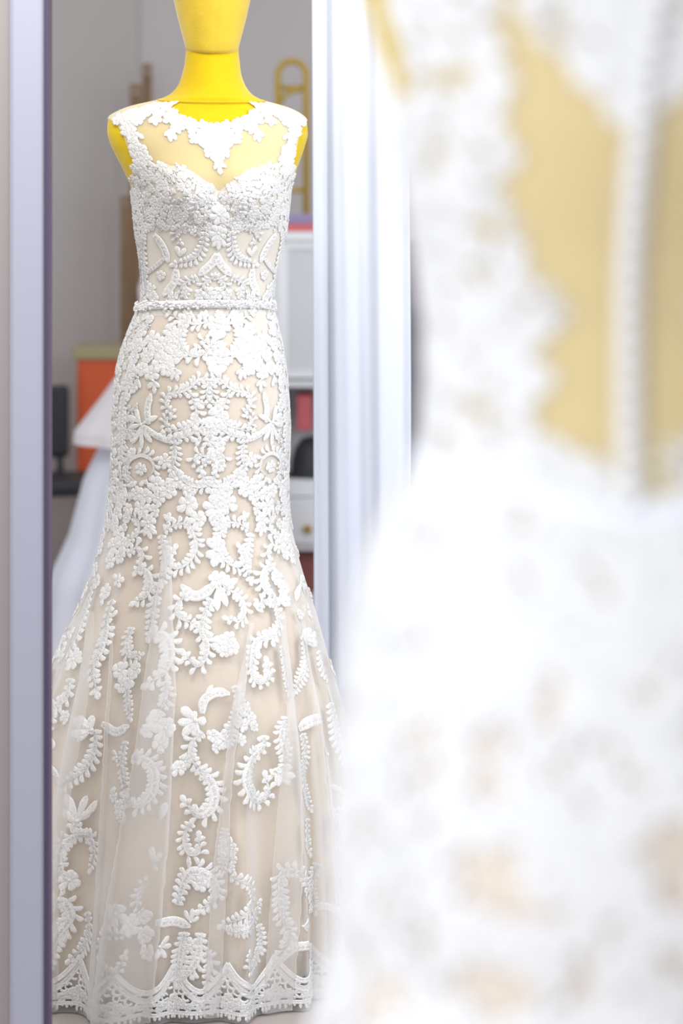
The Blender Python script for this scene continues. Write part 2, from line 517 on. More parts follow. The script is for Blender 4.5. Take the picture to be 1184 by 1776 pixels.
    def obj(s, body, th0, z0, mirror, m, parent, name='lace_applique', lift=1.0, smooth=True):
        V = np.concatenate(s.V); F = np.concatenate(s.F)
        u = V[:, 0]*(-1 if mirror else 1)
        t0 = -th0 if mirror else th0
        z = np.clip(z0+V[:, 1], 3, 1603)
        th = body.inv(body.arc(np.full_like(z, t0), z)+u, z, t0)
        P = body.surf(th, z)+body.normal(th, z)*(V[:, 2]+lift)[:, None]
        if mirror: F = F[:, ::-1]
        me = bpy.data.meshes.new(name)
        me.vertices.add(len(P)); me.vertices.foreach_set('co', (P/1000).astype(np.float32).ravel())
        me.loops.add(F.size); me.loops.foreach_set('vertex_index', F.astype(np.int32).ravel())
        me.polygons.add(len(F)); me.polygons.foreach_set('loop_start', np.arange(0, F.size, 4, dtype=np.int32))
        me.update(calc_edges=True)
        return link(name, me, m, parent)

class Painter:
    """turns lace drawn in the view of one dress into pieces sewn on its surface"""
    def __init__(s, body, parent, m): s.b = body; s.p = parent; s.m = m; s.count = 0
    def conv(s, pts, t0):
        out = []
        for x, y in pts:
            t, z = s.b.hit(x, y)
            if t-t0 > PI: t -= 2*PI
            if t-t0 < -PI: t += 2*PI
            za = np.array([z])
            out.append((float(s.b.arc(np.array([t]), za)[0]-s.b.arc(np.array([t0]), za)[0]), z))
        return out
    def motif(s, items, mirror=False, lift=1.0):
        allp = [p for it in items for p in (it[1] if isinstance(it[1], list) else [it[1]])]
        cx = sum(p[0] for p in allp)/len(allp); cy = sum(p[1] for p in allp)/len(allp)
        t0, z0 = s.b.hit(cx, cy)
        st = rng.bit_generator.state
        for mir in ((False, True) if mirror else (False,)):
            rng.bit_generator.state = st
            L = Lace()
            for it in items:
                k = it[0]
                P = [(u, z-z0) for u, z in s.conv(it[1] if isinstance(it[1], list) else [it[1]], t0)]
                if k == 'f': L.flower(P[0], it[2], it[3] if len(it) > 3 else 6)
                elif k == 's': L.scroll(P, *it[2:])
                elif k == 'r': 
                    C, T, N, pr, ln = L.band(P, it[2]*0.9, (0.55, 0.3), k=5)
                    for j in range(1, max(1, int(ln/7))):
                        i = int(j*7/ln*(len(C)-1)); L.ring(C[i], 1.9, 1.5, 1.8, 6)
                elif k == 'n': L.fan(P[0], P[1:], it[2] if len(it) > 2 else 9)
                elif k == 'l': L.leaf(P[0], P[1], it[2])
            L.obj(s.b, t0, z0, mir, s.m, s.p, lift=lift)
            s.count += 1
    def scatter(s, region, spacing, rad, per=7, tries=4000, th=(-PI, PI), zr=(300, 1500), lift=1.0, lim=999, merge=False):
        """dense allover lace: small flowers and sprigs wherever region(theta, z, px, py) holds"""
        pts = []
        T = rng.uniform(th[0], th[1], tries); Z = rng.uniform(zr[0], zr[1], tries)
        P = s.b.surf(T, Z); Q = s.b.px(P)
        for i in range(tries):
            if not region(T[i], Z[i], Q[i, 0], Q[i, 1]): continue
            if any((P[i, 0]-p[0])**2+(P[i, 1]-p[1])**2+(P[i, 2]-p[2])**2 < spacing**2 for p, _, _ in pts): continue
            pts.append((P[i], T[i], Z[i]))
            if len(pts) >= lim: break
        # gather neighbours into motifs
        made = []
        left = pts[:]
        while left:
            grp = [left.pop(0)]
            p0, t0, z0 = grp[0]
            left.sort(key=lambda q: float(np.sum((q[0]-p0)**2)))
            k = 0
            while k < len(left) and len(grp) < per:
                if min(float(np.sum((left[k][0]-q[0])**2)) for q in grp) < (1.35*spacing)**2:
                    grp.append(left.pop(k)); k = 0
                else:
                    k += 1
                    if k > 40: break
            L = Lace()
            for p, t, z in grp:
                za = np.array([z])
                t = t0+(t-t0+PI) % (2*PI)-PI
                u = float(s.b.arc(np.array([t]), za)[0]-s.b.arc(np.array([t0]), za)[0])
                k = rng.random(); r = rad*rng.uniform(0.85, 1.2)
                c = (u, z-z0)
                if k < 0.55: L.flower(c, r, int(rng.integers(5, 8)))
                elif k < 0.8:
                    q = rng.uniform(0, 6.28)
                    L.fan((c[0]-r*0.6*math.cos(q), c[1]-r*0.6*math.sin(q)), [(c[0]+r*math.cos(q+e), c[1]+r*math.sin(q+e)) for e in (-1.3, -0.6, 0, 0.6, 1.3)], r*0.6)
                else:
                    q = rng.uniform(0, 6.28)
                    L.scroll([(c[0]+r*math.cos(q+e)*0.8, c[1]+r*math.sin(q+e)*0.8) for e in (0, 1.2, 2.4, 3.4)], r*0.35, r*0.6)
            made.append(L.obj(s.b, t0, z0, False, s.m, s.p, lift=lift))
            s.count += 1
        if merge and made:
            # the small lace past the largest pieces: one part
            V = []; F = []; b = 0
            for o in made:
                me = o.data; c = np.zeros(len(me.vertices)*3); me.vertices.foreach_get('co', c)
                f = np.zeros(len(me.loops), dtype=np.int32); me.loops.foreach_get('vertex_index', f)
                V.append(c.reshape(-1, 3)); F.append(f.reshape(-1, 4)+b); b += len(me.vertices)
                bpy.data.objects.remove(o); bpy.data.meshes.remove(me)
            s.count -= len(made)-1
            link('scattered_lace', mesh('scattered_lace', np.concatenate(V), np.concatenate(F)), s.m, s.p)['kind'] = 'stuff'

# ------------------------------------------------------------------ mesh sheets on the body
def sheet(body, name, keep, zs, ths, off, m, parent, fold=1.0, wrap=True):
    zs = np.array(zs, float); ths = np.array(ths, float)
    Zg, Tg = np.meshgrid(zs, ths, indexing='ij')
    P = body.surf(Tg, Zg, off(Zg) if callable(off) else off, fold)/1000
    nz, nt = len(zs), len(ths)
    F = []
    for i in range(nz-1):
        for j in range(nt-1 + (1 if wrap else 0)):
            j2 = (j+1) % nt
            if keep is None or keep(ths[j]+(ths[1]-ths[0])/2, (zs[i]+zs[i+1])/2):
                F.append((i*nt+j, i*nt+j2, (i+1)*nt+j2, (i+1)*nt+j))
    used = sorted({k for f in F for k in f}); mp = {k: n for n, k in enumerate(used)}
    Pf = P.reshape(-1, 3)
    return link(name, mesh(name, Pf[used], [tuple(mp[k] for k in f) for f in F]), m, parent)
def degw(t): return math.degrees((t+PI) % (2*PI)-PI)
def neckline(d):         # y of the neck edge by angle
    return np.interp(abs(d), [0, 8, 16, 28, 43, 70, 110, 140, 180], [226, 217, 207, 194, 181, 174, 173, 176, 178])
def armhole(d, y):       # True inside the armhole opening
    a = abs(d)
    if y > 336 or y < 205: return False
    half = np.interp(y, [205, 214, 235, 270, 310, 336], [4, 24, 31, 32, 27, 4])
    return abs(a-90) < half
def sweet(d):            # y of the sweetheart top edge by angle
    return np.interp(abs(d), [0, 4, 10, 20, 35, 52, 66, 80, 100, 125], [332, 326, 312, 295, 286, 286, 296, 330, 345, 352])
TH = np.linspace(-PI, PI, 240, endpoint=False)
def zrow(y0, y1, step): return np.arange(ZT-y0, ZT-y1-0.1, -step)[::-1]

def dress_form(body, loc, yaw, label):
    t = thing('dress_form', label, 'dress form', loc, yaw, 'yellow dress forms')
    # torso with neck, closed at the hip and under the head
    zs = np.concatenate([zrow(300, 800, 10)[:-1], zrow(165, 300, 3)[:-1], zrow(84, 165, 4)])
    off = lambda Z: np.where(ZT-Z > 176, -3.5, 0.0)
    Zg, Tg = np.meshgrid(zs, TH, indexing='ij')
    P = body.surf(Tg, Zg, off(Zg))/1000
    nt = len(TH); V = P.reshape(-1, 3); F = []
    for i in range(len(zs)-1):
        for j in range(nt):
            j2 = (j+1) % nt
            F.append((i*nt+j, i*nt+j2, (i+1)*nt+j2, (i+1)*nt+j))
    F.append(tuple(range(nt-1, -1, -1))); F.append(tuple((len(zs)-1)*nt+j for j in range(nt)))
    tor = link('torso', mesh('torso', V, F), M['velvet'], t)
    # seam round the base of the neck
    th = np.linspace(-PI, PI, 96, endpoint=False)
    yy = 174-10*np.cos(th)*-1
    pts = body.surf(th, ZT-(172+9*np.cos(th)), 0.2)/1000
    MB().tube(pts, 0.0009, 6, closed=True).build('neck_seam', M['seam'], tor, True)
    # egg shaped head
    hy = [-190, -186, -175, -150, -110, -60, -20, 0, 25, 49, 73, 83, 88, 90]
    hr = [2, 18, 36, 58, 74, 77, 71, 66.5, 61, 55, 48.5, 46, 43, 3]
    V = []; F = []; nn = 64
    for y, r in zip(hy, hr):
        for k in range(nn):
            q = 2*PI*k/nn
            dip = 7*max(0, math.cos(q))*np.interp(y, [0, 90], [0, 1])
            grow = 1.0+0.0015*0
            seam = -1.0*math.exp(-((math.degrees(q) if q < PI else math.degrees(q)-360)/2.5)**2)
            rr = r+seam*(1 if r > 10 else 0)
            V.append(((4+rr*math.sin(q))/1000, (4-rr*1.12*math.cos(q))/1000, (ZT-y-dip)/1000))
    for i in range(len(hy)-1):
        for k in range(nn):
            k2 = (k+1) % nn
            F.append((i*nn+k, i*nn+nn+k, i*nn+nn+k2, i*nn+k2))
    F.append(tuple(range(nn))); F.append(tuple((len(hy)-1)*nn+k for k in range(nn-1, -1, -1)))
    link('head', mesh('head', V, F), M['velvet_head_lit'], t)
    MB().tube([(0, 0.005, 0.02), (0, 0.005, 0.97)], 0.014, 14).build('pole', M['steel'], t, True)
    MB().lathe([(0.15, 0), (0.15, 0.012), (0.05, 0.022), (0.02, 0.03)], 36).build('base', M['steel'], t, True)
    return t

def wedding_dress(body, loc, yaw, label, front_yoke):
    t = thing('wedding_dress', label, 'wedding dress', loc, yaw, None)
    # sheer yoke over shoulders, chest and back
    keepy = lambda th, z: (ZT-z) > neckline(degw(th)) and not armhole(degw(th), ZT-z)
    zs = np.concatenate([zrow(230, 545, 5)[:-1], zrow(172, 230, 2)])
    sheet(body, 'illusion_yoke', keepy, zs, np.linspace(-PI, PI, 300, endpoint=False), 0.0, M['yoke'], t)
    # boned bodice under it, cut sweetheart in front and low behind
    def keepb(th, z):
        d = abs(degw(th)); y = ZT-z
        return y > sweet(d) and d < 118-max(0, (y-470))*0.0
    sheet(body, 'bodice', keepb, zrow(284, 546, 3), TH, -1.2, M['bodice'], t)
    # satin underskirt and net overskirt
    off = lambda Z: -np.interp(ZT-Z, [530, 850, 1000, 1250, 1765], [1.5, 3, 8, 16, 20])
    lin_ = sheet(body, 'satin_underskirt', None, zrow(528, 1650, 12), TH, off, M['satin'], t, 0.45)
    ov = sheet(body, 'tulle_overskirt', None, zrow(530, 1682, 9), np.linspace(-PI, PI, 420, endpoint=False), 0.0, M['tulle'], t)
    return t

def hem_lace(body, parent, th0=-125, th1=125, n=15, zbase=4):
    for k in range(n):
        c = math.radians(th0+(k+0.5)*(th1-th0)/n)
        z0 = 30
        za = np.array([float(z0)])
        h = math.radians((th1-th0)/n/2)
        wd = float(body.arc(np.array([c+h]), za)[0]-body.arc(np.array([c]), za)[0])*1.01
        L = Lace()
        top = lambda u: 22+44*(abs(u)/wd)**1.7
        us = np.linspace(-wd, wd, 9)
        L.band([(u, top(u)) for u in us], 9, (0.9, 0.9))
        L.band([(u, top(u)-10) for u in us], 4, (0.9, 0.9))
        for u in np.linspace(-wd*0.85, wd*0.85, 6):
            L.ring((u, top(u)-22), 6.5, 4.5, 2.2, 10, 0.5, 5.6)
            L.leaf((u, top(u)-13), (u+3, top(u)-20), 4)
        for u in np.linspace(-wd*0.95, wd*0.95, 13):
            L.leaf((u, -11), (u+rng.uniform(-3, 3), -rng.uniform(17, 25)), 5.5)
            if top(u) > 36: L.flower((u, (top(u)-22)/2-8), 6.5, 5)
        L.band([(u, -12) for u in us], 7, (0.9, 0.9))
        L.band([(u, top(u)-15) for u in us], 8, (0.9, 0.9))
        L.band([(u, 3+2*math.sin(k+u*0.1)) for u in us], 6, (0.9, 0.9))
        for u in np.linspace(-wd*0.9, wd*0.9, 5):
            L.flower((u, -3), 7.5, 6)
            L.ring((u+wd*0.2, 12+(top(u)-22)*0.3), 5.5, 3.5, 1.6, 9, 0.3, 5.8)
        L.band([(u, -4) for u in us], 3.5, (0.9, 0.9))
        wl = float(body.arc(np.array([c]), za)[0]-body.arc(np.array([c-h]), za)[0])*1.01
        for g_ in L.V: g_[:, 0] = np.where(g_[:, 0] < 0, g_[:, 0]*wl/wd, g_[:, 0])
        L.obj(body, c, z0, False, M['lace'], parent, 'hem_lace')

def belt_y(th, s=0): return 530-7*np.cos(th)*1.0-(0 if not s else 0)

# ================================================================== dress A: facing us, in focus
YAW_A = math.radians(10)
LOC_A = ((364-CX)/FPX*DA, DA, 0)
A = Body(LOC_A, YAW_A)
dress_form(A, LOC_A, YAW_A, 'yellow velvet dress form with head, wearing the sharp lace dress at left')
dA = wedding_dress(A, LOC_A, YAW_A, 'sharp white lace mermaid wedding dress seen from the front, sheer neckline and beaded belt', True)
pa = Painter(A, dA, M['lace'])
m = pa.motif
AX = 377
# --- neckline, straps
m([('f', (372, 231), 13), ('l', [(372, 228), (362, 213)], 12), ('l', [(374, 228), (378, 212)], 14), ('l', [(376, 230), (392, 216)], 11)])
m([('f', (352, 226), 13), ('f', (333, 219), 13), ('l', [(333, 214), (328, 203)], 8), ('l', [(352, 220), (350, 207)], 9)], True)
m([('f', (313, 211), 13), ('f', (295, 201), 13), ('l', [(308, 205), (305, 197)], 8)], True)
m([('n', [(300, 222), (285, 236), (296, 247), (305, 244), (314, 232)], 9), ('f', (305, 221), 11)], True)
m([('f', (356, 247), 12), ('f', (338, 240), 10), ('f', (377, 250), 15), ('f', (366, 264), 11)], True)
m([('f', (378, 271), 12), ('f', (380, 285), 9), ('l', [(380, 287), (382, 303)], 10), ('l', [(378, 283), (370, 294)], 7), ('l', [(384, 283), (392, 291)], 7), ('f', (378, 236), 13)])
m([('f', (280, 190), 13), ('f', (262, 190), 13), ('n', [(268, 200), (258, 214), (270, 219), (280, 212)], 10)], True)
m([('f', (246, 192), 13), ('f', (230, 198), 13), ('f', (214, 203), 12), ('f', (202, 208), 10), ('f', (240, 206), 12)], True)
m([('f', (224, 214), 11), ('f', (217, 226), 10), ('f', (229, 232), 12), ('f', (232, 248), 12), ('l', [(236, 232), (250, 240)], 10)], True)
m([('f', (232, 262), 11), ('f', (245, 260), 12), ('f', (240, 277), 13), ('f', (254, 276), 11), ('f', (246, 292), 13), ('f', (234, 292), 9)], True)
# --- bodice: dense all-over lace at the bust
def bust(t, z, x, y):
    d = abs(degw(t)); yy = ZT-z
    return d < 112 and sweet(d)+4 < yy < np.interp(d, [0, 30, 60, 75, 112], [412, 392, 398, 430, 520])
RELIEF[0] = 0.75
pa.scatter(bust, 10.0, 7.6, 14, 9000, (-2.0, 2.0), (1135, 1395), 0.8)
RELIEF[0] = 1.0
m([('f', (380, 372), 15, 7), ('s', [(372, 350), (355, 345), (340, 352), (338, 365)], 5, 8), ('s', [(386, 350), (402, 345), (418, 352), (420, 365)], 5, 8)], lift=2)
m([('f', (379, 404), 14, 7), ('l', [(379, 410), (368, 428)], 9), ('l', [(380, 410), (390, 428)], 9), ('l', [(379, 410), (379, 434)], 9)], lift=1.5)
m([('r', [(376, 439), (368, 456), (344, 478)], 17)], True)
m([('r', [(268, 406), (283, 428), (292, 456)], 16)], True)
m([('r', [(306, 466), (302, 490), (282, 514)], 17)], True)
m([('r', [(286, 448), (268, 464), (252, 476)], 10)], True)
m([('f', (279, 478), 9)], True)
m([('s', [(355, 402), (350, 428), (336, 448), (308, 457)], 5, 10), ('l', [(312, 445), (306, 426)], 10), ('l', [(312, 445), (322, 430)], 9)], True)
m([('s', [(330, 395), (312, 398), (304, 408), (310, 416)], 5, 8)], True)
m([('s', [(344, 482), (326, 488), (314, 498), (318, 508)], 5, 8), ('f', (323, 505), 8)], True)
m([('s', [(378, 478), (364, 484), (352, 496), (362, 510)], 5, 8)], True)
m([('f', (378, 508), 11), ('f', (345, 512), 9), ('f', (300, 516), 10)], True)
m([('s', [(250, 410), (250, 440), (252, 475), (254, 512)], 10, 10)], True)
m([('f', (262, 505), 12), ('f', (248, 505), 12), ('f', (268, 518), 10)], True)
# --- hips
m([('s', [(368, 556), (340, 562), (315, 556), (296, 545)], 6, 11), ('f', (352, 548), 9), ('f', (325, 545), 9)], True)
m([('f', (378, 569), 19, 8)])
m([('s', [(373, 616), (364, 600), (352, 590), (345, 598)], 5, 10)], True)
m([('f', (378, 603), 12), ('f', (378, 630), 18, 5), ('l', [(378, 636), (378, 655)], 12)])
m([('s', [(364, 604), (345, 618), (322, 612), (302, 592)], 5, 13)], True)
m([('s', [(335, 545), (320, 560), (312, 585), (318, 605)], 6, 11)], True)
m([('f', (262, 590), 14), ('f', (285, 598), 15), ('f', (308, 586), 12), ('f', (296, 572), 12), ('f', (272, 608), 13)], True)
m([('f', (302, 618), 15), ('f', (278, 628), 16), ('f', (254, 618), 13), ('f', (290, 640), 13), ('n', [(304, 640), (298, 660), (308, 662), (314, 650)], 8)], True)
m([('f', (246, 640), 13), ('f', (262, 648), 13), ('n', [(266, 660), (256, 674), (268, 684), (276, 672)], 9), ('n', [(240, 655), (234, 668), (244, 674)], 8)], True)
m([('f', (240, 600), 12), ('f', (232, 620), 12), ('f', (228, 645), 12), ('f', (222, 665), 12), ('f', (245, 575), 12)], True)
m([('s', [(302, 716), (288, 704), (292, 684), (312, 680), (330, 672), (346, 658), (361, 664), (369, 684), (363, 698), (352, 700)], 6, 10)], True)
m([('s', [(330, 682), (337, 702), (341, 722), (330, 738), (308, 746), (288, 752)], 6, 12)], True)
m([('s', [(292, 764), (325, 756), (348, 742), (364, 748), (362, 764), (348, 764)], 6, 11)], True)
m([('f', (375, 722), 18, 5)])
m([('r', [(258, 736), (256, 710), (262, 682)], 14)], True)
m([('n', [(246, 736), (236, 706), (222, 722), (224, 742), (230, 770), (246, 780), (264, 768), (274, 722)], 10), ('r', [(248, 738), (272, 756), (302, 768)], 12)], True)
m([('s', [(300, 742), (288, 738), (286, 726), (294, 724)], 4, 8)], True)
m([('s', [(218, 680), (214, 710), (212, 740), (212, 775), (210, 800)], 12, 10)], True)
m([('f', (375, 776), 15), ('f', (378, 795), 12), ('l', [(378, 802), (368, 818)], 9), ('l', [(378, 802), (388, 818)], 9)])
m([('s', [(373, 806), (356, 792), (342, 788), (336, 798), (344, 810)], 5, 10)], True)
m([('s', [(374, 820), (364, 838), (344, 844), (322, 836), (302, 816)], 8, 10), ('f', (306, 832), 16), ('f', (328, 852), 11)], True)
m([('f', (325, 873), 17, 6), ('l', [(325, 858), (332, 848)], 8)], True)
m([('f', (378, 856), 16), ('f', (374, 880), 20, 7), ('f', (384, 866), 14), ('n', [(376, 890), (362, 904), (374, 914), (384, 916), (390, 902)], 10)])
m([('s', [(302, 765), (303, 790), (298, 815)], 10, 9), ('f', (286, 800), 11)], True)
m([('s', [(234, 836), (222, 820), (226, 800), (244, 790), (262, 798), (266, 816), (254, 830)], 8, 11, 'o'), ('f', (244, 814), 10)], True)
m([('f', (272, 840), 15), ('f', (292, 852), 14), ('f', (252, 860), 14), ('f', (274, 864), 12), ('f', (236, 856), 11)], True)
m([('n', [(218, 842), (196, 852), (206, 868), (238, 836), (200, 828), (220, 866)], 10)], True)
m([('f', (258, 906), 14), ('f', (246, 882), 14), ('n', [(258, 914), (250, 930), (262, 936), (272, 926)], 9), ('f', (268, 886), 10)], True)
m([('s', [(222, 934), (238, 928), (240, 906), (228, 894)], 6, 10)], True)
m([('f', (342, 902), 15), ('s', [(284, 922), (305, 910), (326, 910), (336, 928), (340, 952), (326, 976), (306, 986), (292, 976), (298, 960)], 7, 11), ('n', [(292, 906), (284, 892), (294, 888), (302, 898)], 8)], True)
m([('s', [(280, 928), (284, 950), (290, 978), (284, 1004)], 8, 10)], True)
m([('n', [(376, 955), (360, 934), (374, 926), (388, 936), (393, 956), (357, 966), (370, 984), (386, 976)], 17)])
m([('f', (206, 926), 14), ('f', (198, 946), 14), ('f', (214, 944), 13), ('f', (208, 966), 13), ('f', (192, 972), 13)], True)
m([('f', (204, 890), 13), ('f', (210, 868), 12), ('f', (200, 908), 12)], True)
m([('s', [(222, 962), (238, 950), (248, 966), (240, 984)], 6, 11), ('s', [(236, 986), (254, 992), (262, 1012), (254, 1034), (240, 1042)], 14, 12)], True)
# --- skirt, left part
m([('n', [(208, 1008), (196, 998), (198, 1016), (210, 1020), (218, 1004), (208, 994)], 10)])
m([('f', (183, 1028), 13), ('l', [(178, 1036), (176, 1052)], 9), ('f', (170, 1010), 12)])
m([('s', [(164, 1004), (157, 1036), (148, 1070), (138, 1104), (128, 1124)], 12, 13)])
m([('f', (130, 1144), 17, 7)])
m([('s', [(198, 1040), (190, 1070), (188, 1100), (178, 1130), (166, 1160), (168, 1192)], 12, 13), ('l', [(196, 1072), (206, 1058)], 9)])
m([('s', [(228, 1088), (220, 1112), (224, 1138), (242, 1136)], 14, 9)])
m([('f', (206, 1164), 15), ('f', (224, 1178), 15), ('f', (212, 1190), 13), ('f', (238, 1160), 12), ('s', [(222, 1192), (226, 1214), (230, 1236)], 10, 9)])
m([('s', [(274, 1012), (270, 1045), (266, 1070), (262, 1094)], 10, 11)])
m([('s', [(258, 1104), (284, 1100), (296, 1130), (288, 1162), (268, 1178)], 20, 14)])
m([('s', [(286, 1180), (288, 1206), (280, 1230)], 10, 11)])
m([('s', [(124, 1176), (116, 1208), (100, 1228), (92, 1256)], 14, 12)])
m([('f', (96, 1226), 12), ('f', (112, 1244), 12)])
m([('l', [(92, 1278), (92, 1300)], 16)])
m([('r', [(84, 1326), (96, 1346), (106, 1364)], 13)])
m([('n', [(158, 1266), (128, 1246), (142, 1240), (160, 1240), (140, 1284), (128, 1272)], 14), ('s', [(162, 1266), (163, 1292), (154, 1322), (138, 1342), (118, 1362)], 12, 12)])
m([('r', [(174, 1256), (200, 1270), (230, 1256)], 17)])
m([('s', [(226, 1282), (220, 1318), (226, 1362)], 11, 10), ('n', [(206, 1312), (194, 1302), (194, 1318), (204, 1324)], 8)])
m([('f', (270, 1248), 16), ('f', (288, 1262), 15), ('f', (280, 1288), 14, 5), ('f', (258, 1264), 12)])
m([('s', [(236, 1308), (256, 1314), (270, 1340), (264, 1374), (244, 1392), (230, 1382)], 20, 12)])
m([('f', (203, 1378), 12), ('f', (214, 1396), 12), ('f', (220, 1412), 9)])
m([('n', [(134, 1424), (122, 1374), (148, 1380), (166, 1390), (152, 1412), (118, 1402)], 15), ('f', (130, 1430), 11)])
m([('l', [(276, 1424), (290, 1390)], 14), ('l', [(276, 1422), (280, 1398)], 8)])
m([('s', [(156, 1452), (128, 1452), (112, 1476), (112, 1508), (96, 1524)], 16, 12)])
m([('s', [(130, 1446), (154, 1458), (160, 1482), (154, 1502)], 10, 11), ('f', (120, 1526), 18, 7), ('f', (98, 1520), 11)])
m([('s', [(88, 1584), (110, 1560), (120, 1588), (106, 1620), (98, 1650), (88, 1684)], 20, 13)])
m([('s', [(146, 1584), (151, 1616), (138, 1646), (120, 1662)], 12, 11)])
m([('l', [(268, 1498), (264, 1466)], 12), ('l', [(268, 1498), (280, 1476)], 10), ('l', [(268, 1495), (272, 1512)], 10)])
m([('s', [(258, 1526), (250, 1530), (240, 1556), (246, 1574)], 7, 10)])
m([('f', (214, 1574), 16), ('f', (234, 1598), 18), ('f', (250, 1620), 15), ('f', (256, 1650), 13), ('f', (252, 1588), 12)])
m([('s', [(226, 1610), (196, 1610), (185, 1634), (194, 1664), (214, 1674), (222, 1654)], 9, 11)])
m([('n', [(278, 1640), (292, 1624), (298, 1642), (288, 1662), (272, 1662)], 10)])
# --- skirt, middle
m([('f', (376, 1006), 14), ('n', [(380, 1014), (412, 1004), (398, 998), (394, 1052), (376, 1060)], 13), ('r', [(372, 1014), (350, 1032), (330, 1032), (314, 1014)], 19)])
m([('s', [(386, 1018), (408, 1030), (422, 1046), (424, 1064), (412, 1078), (402, 1076)], 8, 11)])
m([('s', [(324, 1034), (308, 1046), (310, 1068), (330, 1080)], 9, 12)])
m([('s', [(366, 1038), (354, 1065), (350, 1095), (358, 1120), (354, 1146), (340, 1156), (326, 1142)], 11, 12)])
m([('f', (381, 1118), 15), ('f', (396, 1108), 12), ('f', (402, 1122), 11), ('f', (392, 1130), 10)])
m([('r', [(350, 1238), (354, 1216), (372, 1202), (398, 1203)], 17), ('l', [(354, 1212), (368, 1188)], 9)])
m([('n', [(340, 1250), (312, 1228), (306, 1252), (316, 1278), (340, 1272), (358, 1252), (330, 1236)], 15)])
m([('s', [(354, 1272), (334, 1286), (330, 1310), (344, 1334)], 8, 12), ('f', (310, 1332), 13), ('f', (322, 1322), 10)])
m([('s', [(344, 1332), (366, 1356), (374, 1384), (362, 1408), (342, 1414), (328, 1398)], 20, 13)])
m([('f', (370, 1276), 11), ('f', (388, 1284), 13), ('f', (398, 1268), 11), ('f', (376, 1296), 9)])
m([('s', [(404, 1188), (412, 1214), (404, 1244), (398, 1284)], 9, 9)])
m([('f', (424, 1230), 12), ('f', (436, 1248), 12), ('f', (418, 1256), 10), ('f', (414, 1280), 9), ('f', (440, 1262), 8)])
m([('s', [(458, 1276), (456, 1298), (432, 1318), (422, 1346), (430, 1374), (450, 1390), (468, 1376), (464, 1358)], 17, 13)])
m([('n', [(478, 1336), (500, 1328), (504, 1344), (498, 1360), (484, 1364), (470, 1344)], 14)])
m([('s', [(490, 1242), (486, 1274), (492, 1308), (490, 1334)], 14, 10)])
m([('s', [(334, 1428), (318, 1452), (326, 1480), (344, 1480), (346, 1460)], 8, 11)])
m([('s', [(308, 1572), (316, 1542), (330, 1514), (352, 1514), (372, 1532), (376, 1556), (354, 1574)], 18, 12), ('f', (345, 1532), 13)])
m([('n', [(330, 1600), (322, 1580), (334, 1576), (344, 1590)], 8), ('r', [(272, 1598), (300, 1600), (330, 1608)], 18)])
m([('s', [(322, 1618), (316, 1650), (308, 1696)], 16, 11), ('f', (330, 1640), 11)])
m([('s', [(346, 1618), (342, 1658), (328, 1686), (314, 1704)], 16, 11)])
m([('s', [(354, 1652), (366, 1670), (360, 1702)], 12, 11)])
m([('l', [(402, 1462), (398, 1450)], 8), ('f', (402, 1470), 9), ('f', (402, 1488), 9), ('f', (398, 1504), 8)])
m([('s', [(390, 1436), (388, 1470), (386, 1510)], 14, 8)])
m([('s', [(400, 1518), (424, 1530), (432, 1556), (420, 1580), (394, 1602)], 8, 12)])
m([('s', [(392, 1612), (420, 1606), (440, 1592), (448, 1572)], 16, 8), ('s', [(450, 1604), (453, 1640), (440, 1666), (424, 1676), (424, 1656)], 12, 9)])
# --- skirt, right part
m([('s', [(446, 1060), (455, 1042), (475, 1048), (483, 1076), (468, 1102), (446, 1112), (438, 1138), (436, 1166), (450, 1186), (468, 1174), (465, 1158)], 12, 12)])
m([('n', [(518, 1012), (530, 1002), (534, 1016), (528, 1030), (514, 1044)], 13), ('f', (534, 1060), 14), ('f', (520, 1066), 10)])
m([('n', [(522, 1106), (536, 1092), (548, 1098), (552, 1110), (544, 1120), (524, 1126)], 13)])
m([('s', [(546, 1128), (550, 1148), (556, 1170)], 8, 10)])
m([('s', [(518, 1104), (522, 1148), (514, 1196)], 12, 9)])
m([('s', [(484, 1120), (490, 1150), (494, 1196)], 12, 8)])
m([('f', (478, 1002), 12), ('f', (490, 1020), 12), ('f', (492, 1042), 11)])
m([('r', [(520, 1266), (542, 1246), (562, 1256)], 20)])
m([('s', [(566, 1218), (574, 1256), (580, 1290), (592, 1332)], 11, 12)])
m([('n', [(572, 1308), (560, 1298), (558, 1312), (566, 1322)], 9)])
m([('s', [(528, 1272), (532, 1310), (526, 1350), (540, 1398)], 13, 9)])
m([('n', [(592, 1378), (576, 1362), (590, 1350), (600, 1362), (604, 1386)], 11)])
m([('s', [(600, 1406), (582, 1420), (574, 1444), (586, 1464)], 15, 12)])
m([('s', [(522, 1548), (510, 1512), (490, 1514), (487, 1550), (490, 1590), (500, 1620), (488, 1660)], 12, 12)])
m([('r', [(488, 1668), (504, 1640), (524, 1638), (534, 1662)], 17), ('f', (500, 1624), 11), ('n', [(512, 1602), (524, 1590), (528, 1604), (520, 1612)], 8)])
m([('s', [(552, 1496), (544, 1538), (550, 1574)], 14, 10), ('r', [(540, 1584), (560, 1570), (574, 1584)], 14)])
m([('s', [(536, 1420), (534, 1450), (540, 1474)], 10, 10)])
m([('s', [(590, 1500), (584, 1540), (590, 1590), (580, 1640)], 14, 12)])
# lace running over the hips to the sides
pa.scatter(lambda t, z, x, y: 54 < abs(degw(t)) < 90 and 545 < ZT-z < 905, 14.5, 9.0, 12, 4000, (-1.7, 1.7), (770, 1145), 0.8)
